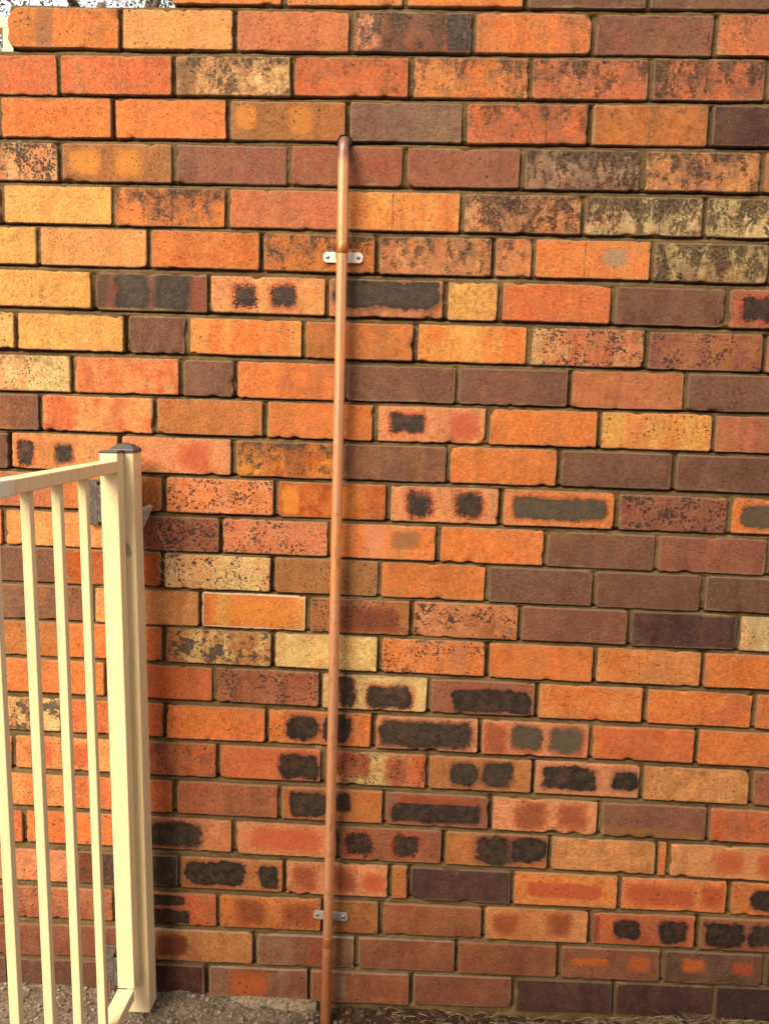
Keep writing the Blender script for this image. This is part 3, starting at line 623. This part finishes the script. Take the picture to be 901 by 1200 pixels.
# pipe clips: a flat two-hole strap with round ends, a stand-off, and two screws
def metal(name, c1, c2, rough, metallic=.7):
    g = G(name); P = g.geo(); n = g.noise(P, 120, 5, .65); g.bump(g.noise(P, 500, 3), .1, .0006)
    return g.set(Base_Color=g.mix(g.step(n, .35, .7), c1, c2), Metallic=metallic, Roughness=g.math('ADD', rough, g.math('MULTIPLY', n, .2)))
zinc_pale = metal('pale_zinc', (.80, .78, .72), (.66, .62, .54), .38, .35); zinc_grey = metal('grey_zinc', (.56, .55, .52), (.42, .41, .39), .36, .45); screw_m = metal('screw_steel', (.42, .37, .30), (.25, .2, .15), .35, .8)
def clip(xc, zc, wd, ht, ang, m, label, cat='pipe clip'):
    t = empty('pipe_clip', (xc, 0, zc), label, cat, (0, ang, 0), 'clips holding the copper pipe to the wall')
    bm = bmesh.new(); n = 10; pts = []; r = ht * .38; hx, hz = wd / 2, ht / 2
    for (cx, cz_, a0) in ((hx - r, hz - r, 0), (-hx + r, hz - r, 90), (-hx + r, -hz + r, 180), (hx - r, -hz + r, 270)):
        for k in range(n + 1): a_ = R(a0 + 90 * k / n); pts.append((cx + r * math.cos(a_), cz_ + r * math.sin(a_)))
    f = bm.faces.new([bm.verts.new((x, -.0055, z)) for x, z in pts]); ex = bmesh.ops.extrude_face_region(bm, geom=[f])
    for v in [e for e in ex['geom'] if isinstance(e, bmesh.types.BMVert)]: v.co.y = -.0025
    bmesh.ops.bevel(bm, geom=[e for e in bm.edges if abs(e.verts[0].co.y - e.verts[1].co.y) < 1e-5 and e.verts[0].co.y < -.005], offset=.0005, segments=2, affect='EDGES')
    bm_obj('strap', bm, m, t)
    V, F = tube([Vector((0, -.004, 0)), Vector((0, -.024, 0))], .0045, 14); mesh_obj('standoff', V, F, m, t, True)
    bm = bmesh.new()                                     # half saddle behind the pipe
    V = []; F = []; k = 18
    for i in range(k + 1):
        a_ = R(10 + 160 * i / k)
        for (r_, z_) in ((.0114, -hz * .8), (.0128, -hz * .8), (.0128, hz * .8), (.0114, hz * .8)): V.append((math.cos(a_) * r_, -.034 + math.sin(a_) * r_, z_))
    for i in range(k):
        for j in range(4): F.append((i * 4 + j, i * 4 + (j + 1) % 4, (i + 1) * 4 + (j + 1) % 4, (i + 1) * 4 + j))
    bm.free(); mesh_obj('saddle', V, F, m, t, True)
    for sx in (-1, 1):
        bm = bmesh.new()
        bmesh.ops.create_uvsphere(bm, u_segments=18, v_segments=10, radius=.0042)
        for v in bm.verts: v.co = Vector((v.co.x, v.co.y * .55, v.co.z))
        bmesh.ops.translate(bm, verts=bm.verts, vec=(sx * (hx - r * 1.15), -.0052, 0)); s = bm_obj('screw', bm, screw_m, t, True)
        c2 = box_bm(sx * (hx - r * 1.15) - .0026, sx * (hx - r * 1.15) + .0026, -.0079, -.0070, -.0004, .0004); bm_obj('slot', c2, hm, s)
    return t
clip(-.1755, 1.6840, .083, .0215, R(.4), zinc_pale, 'upper pipe clip, pale zinc strap with two screws behind the copper pipe')
clip(-.1760, .2150, .080, .0205, R(2.0), zinc_grey, 'lower pipe clip, dull grey strap with two round screws near the ground')

# ------------------------------------------------------------------ cream fence
def paint(name, c1, c2):
    g = G(name); P = g.coord('Object'); n = g.noise(P, 14, 5, .6); n2 = g.noise(P, 160, 5, .7); n3 = g.noise(g.vmath('MULTIPLY', P, (1, 1, .2)), 70, 4, .6)
    c = g.mix(g.step(n, .35, .7, 0, .7), c1, c2)
    W = g.geo(); wz = g.xyz(W)[2]; st = g.noise(g.vmath('MULTIPLY', W, (1, 1, .06)), 90, 4, .6)
    c = g.mix(g.step(n2, .63, .72, 0, .55), c, (.36, .25, .13)); c = g.mix(g.step(n3, .60, .8, 0, .3), c, (.55, .44, .28))
    c = g.mix(g.step(st, .52, .72, 0, .30), c, (.52, .42, .28))
    c = g.mix(g.math('MULTIPLY', g.step(g.math('ADD', wz, g.math('MULTIPLY', n, .25)), .34, .08), .35), c, (.38, .30, .22))
    sc = g.noise(g.vmath('MULTIPLY', P, (1, 1, .5)), 30, 2, .5); c = g.mix(g.math('MULTIPLY', g.step(sc, .70, .715), .7), c, (.30, .24, .18))
    g.bump(g.math('ADD', g.noise(P, 260, 3), g.math('MULTIPLY', n, .6)), .2, .001)
    return g.set(Base_Color=c, Roughness=.46, Specular_IOR_Level=.4)
cream = paint('cream_powder_coat', (.84, .71, .42), (.82, .67, .37)); sunlit_cream = paint('sunlit_cream_paint', (.85, .82, .66), (.82, .78, .58))
g = G('charcoal_plastic'); n = g.noise(g.coord(), 200, 4); g.bump(n, .2, .0006); black = g.set(Base_Color=g.mix(n, (.045, .044, .048), (.085, .083, .085)), Roughness=.5)
TILT = -math.atan(.0187)
fence = empty('pool_fence', (-.570, 0, 0), 'cream tubular metal fence panel with upright bars running out from the wall', 'fence', (0, TILT, 0))
def fbox(name, a, m, parent, bev=.002): return bm_obj(name, box_bm(*a, bev=bev), m, parent)
XA, XB = -.0575, -.0205
fbox('stile', (XA, XB, -.126, -.0905, .098, 1.272), cream, fence)
fbox('end_plug', (XA - .0012, XB + .0012, -.1275, -.0912, 1.2722, 1.2765), black, fence, .001)
fbox('top_rail', (XA + .0003, XB - .0003, -.568, -.1262, 1.2325, 1.2565), cream, fence)
fbox('bottom_rail', (XA + .0003, XB - .0003, -2.20, -.1262, .072, .0975), cream, fence)
fbox('top_rail', (XA - .0012, XB + .0012, -2.20, -.5685, 1.2315, 1.2578), sunlit_cream, fence, .0025)  # near part of the rail: sunlight on it painted as a lighter cream
fbox('stile', (XA, XB, -2.236, -2.2005, .072, 1.272), cream, fence)
me = None
for i in range(17):
    yc = -.2575 - .1155 * i
    if me is None: o = fbox('bar', (-.008, .008, -.008, .008, .0976, 1.2324), cream, fence, .0016); me = o.data
    else: o = link(bpy.data.objects.new('bar', me), fence)
    o.location = ((XA + XB) / 2, yc, 0)
def make_post(loc_y, label, near):
    t = empty('fence_post', (-.570, loc_y, 0), label, 'post', (0, TILT, 0))
    fbox('post_tube', (-.050, 0, -.025, .025, .014, 1.272), cream, t, .0022)
    bm = bmesh.new()                                   # pyramid cap with a skirt
    L = [(.0265, 1.2705), (.0268, 1.2765), (.0255, 1.2785), (.016, 1.2865), (.006, 1.2905), (.0015, 1.2912)]; rings = []
    for (h, z) in L: rings.append([bm.verts.new((-.025 + sx * h, sy * h, z)) for sx, sy in ((-1, -1), (1, -1), (1, 1), (-1, 1))])
    for a_, b_ in zip(rings, rings[1:]):
        for k in range(4): bm.faces.new((a_[k], a_[(k + 1) % 4], b_[(k + 1) % 4], b_[k]))
    bm.faces.new(rings[-1]); bm.faces.new(rings[0][::-1])
    bmesh.ops.bevel(bm, geom=[e for e in bm.edges if abs(e.verts[0].co.z - e.verts[1].co.z) > .0005], offset=.0012, segments=2, affect='EDGES')
    bm_obj('post_cap', bm, black, t, False)
    return t
p1 = make_post(-.065, 'square cream fence post beside the wall with a dark pyramid cap', True)
p2 = make_post(-2.262, 'square cream fence post at the far end of the fence, away from the wall', False)
# steel angles tying the post to the wall, with a cream wedge on the upper one
steel = metal('dark_galvanised', (.075, .065, .055), (.17, .15, .13), .6, .3)
def wall_bracket(z0_, z1_, parent):
    fbox('wall_bracket', (-.130, -.020, .055, .0595, z0_, z1_), steel, parent, .001)
    b2 = fbox('bracket_flange', (-.104, -.0985, .0262, .0548, z0_ + .002, z1_ - .002), steel, parent, .001)
    fbox('bracket_bridge', (-.0985, -.020, .0254, .0300, z0_ + .01, z1_ - .01), steel, parent, .001)
wall_bracket(1.108, 1.208, p1); wall_bracket(.030, .118, p1)
bm = bmesh.new(); a_ = [bm.verts.new(v) for v in ((.0012, .0260, 1.146), (.0012, .0260, 1.108), (.0125, .0560, 1.150))]; b_ = [bm.verts.new(v) for v in ((-.004, .0270, 1.151), (-.004, .0270, 1.110), (.006, .0572, 1.155))]
bm.faces.new(a_[::-1]); bm.faces.new(b_)
for k in range(3): bm.faces.new((a_[k], a_[(k + 1) % 3], b_[(k + 1) % 3], b_[k]))
bm_obj('wedge', bm, metal('dull_wedge_steel', (.42, .36, .28), (.30, .25, .19), .5, .2), p1)

# cobwebs between the post and the wall
g = G('cobweb_silk'); silk = g.set(Base_Color=(.75, .70, .62), Roughness=.6)
web = empty('cobweb', (-.560, -.02, 1.03), 'fine white cobweb threads strung between fence post and wall', 'cobweb')
rw = np.random.RandomState(12)
for k in range(7):
    a_ = Vector((.001 + rw.rand() * .004, -.02 - rw.rand() * .02, rw.uniform(-.03, .09))); b_ = Vector((rw.uniform(.02, .06), .018, rw.uniform(-.06, .05)))
    pts = [a_.lerp(b_, t) + Vector((0, 0, -.008 * math.sin(math.pi * t))) for t in np.linspace(0, 1, 8)]
    V, F = tube(pts, .00016, 4); mesh_obj('thread', V, F, silk, web)

# ------------------------------------------------------------------ what shows over the stepped end: trees, a cream beam
g = G('leaf'); rnd = g.geo('Random Per Island')
leaf_m = g.set(Base_Color=g.mix(rnd, (.05, .06, .012), (.16, .15, .05)), Roughness=.6)
g = G('bark'); n = g.noise(g.vmath('MULTIPLY', g.coord(), (1, 1, .2)), 30, 5, .7); g.bump(n, .6, .01); bark = g.set(Base_Color=g.mix(n, (.07, .045, .03), (.2, .15, .11)), Roughness=.9)
def tree(loc, h, rad, seed, label):
    rng = np.random.RandomState(seed); t = empty('tree', loc, label, 'tree', group='trees behind the wall')
    V, F = tube([(0, 0, -.1), (.03, .02, h * .3), (-.04, .05, h * .55), (.05, 0, h * .8)], [.13, .11, .08, .03], 10)
    ends = []
    for k in range(16):
        z = h * rng.uniform(.35, .75); a_ = rng.uniform(0, 6.28); e = Vector((math.cos(a_) * rad * rng.uniform(.4, .85), math.sin(a_) * rad * rng.uniform(.4, .85), min(h * .97, z + h * rng.uniform(.08, .3))))
        v, f = tube([(0, 0, z), (e.x * .5, e.y * .5, z + (e.z - z) * .35), tuple(e)], [.045, .028, .008], 6); n = len(V); V += v; F += [tuple(n + q for q in ff) for ff in f]; ends.append(e)
    mesh_obj('trunk', V, F, bark, t, True)
    V = []; F = []
    for k in range(190):
        e = ends[rng.randint(len(ends))]; c_ = np.array([e.x, e.y, e.z]) * rng.uniform(.75, 1.08) + rng.randn(3) * .28 * rad * .5
        for q in range(120):
            p = c_ + rng.randn(3) * .17 * rad * .75; d = rng.randn(3); d /= np.linalg.norm(d); s = np.cross(d, rng.randn(3)); s /= np.linalg.norm(s); L = rng.uniform(.022, .045); n = len(V)
            V += [p, p + d * L * .5 + s * L * .22, p + d * L, p + d * L * .5 - s * L * .22]; F.append((n, n + 1, n + 2, n + 3))
    mesh_obj('crown', V, F, leaf_m, t)
tree((-2.55, 4.9, 0), 5.4, 1.7, 1, 'leafy tree behind the wall at the extreme upper left corner, left of the other tree')
tree((-1.15, 5.6, 0), 5.9, 1.7, 2, 'leafy tree behind the wall above its stepped upper bricks, right of the corner tree')
beam = empty('patio_beam', (-1.9, 1.5, 0), 'cream painted beam seen beyond the stepped end of the wall', 'beam')
fbox('crossbeam', (-2.2, .36, -.03, .03, 2.735, 2.775), cream, beam, .003)
fbox('beam_post', (-2.1, -2.04, -.03, .03, 0, 2.7345), cream, beam, .003)
fbox('beam_post', (.30, .36, -.03, .03, 0, 2.7345), cream, beam, .003)

# ------------------------------------------------------------------ unseen building added behind the camera to shade the foot of the wall
g = G('shade_house_render'); P = g.coord(); n = g.noise(P, 60, 5, .65); n2 = g.noise(P, 2, 3); g.bump(n, .4, .004)
hr = g.set(Base_Color=g.mix(n2, (.55, .46, .36), (.48, .40, .31)), Roughness=.9)
g = G('shade_house_trim'); dt = g.set(Base_Color=(.12, .10, .09), Roughness=.5)
g = G('shade_house_glass'); gl = g.set(Base_Color=(.03, .04, .05), Roughness=.06, Specular_IOR_Level=.6)
g = G('shade_house_roof_tile'); n = g.noise(g.coord(), 20, 4); rf = g.set(Base_Color=g.mix(n, (.20, .09, .06), (.28, .14, .09)), Roughness=.85)
HX0, HX1, HY, HH = -1.2, 6.5, -3.25, 4.35
shade_house = empty('shade_house', (0, HY, 0), 'plain rendered building added unseen behind the camera to shade the foot of the brick wall', 'shade_house')
fbox('wall', (HX0, HX1, -4.0, 0, -.1, HH - .16), hr, shade_house, .01)  # wall of the added shade house
fbox('shade_house_eave', (HX0 - .15, HX1 + .15, -4.1, .10, HH - .158, HH), dt, shade_house, .01)
bm = bmesh.new(); pr = [(.14, HH + .002), (-2.0, HH + 1.0), (-4.14, HH + .002)]
A_ = [bm.verts.new((HX0 - .18, y, z)) for y, z in pr]; B_ = [bm.verts.new((HX1 + .18, y, z)) for y, z in pr]
bm.faces.new(A_); bm.faces.new(B_[::-1])
for k in range(3): bm.faces.new((A_[k], A_[(k + 1) % 3], B_[(k + 1) % 3], B_[k]))
bm_obj('shade_house_roof', bm, rf, shade_house)
for wx in (-.9, 2.4):
    f = fbox('shade_house_window', (wx, wx + 1.3, .001, .05, .95, 2.15), dt, shade_house, .005); fbox('shade_house_pane', (wx + .06, wx + 1.24, .0505, .055, 1.01, 2.09), gl, f, .002)
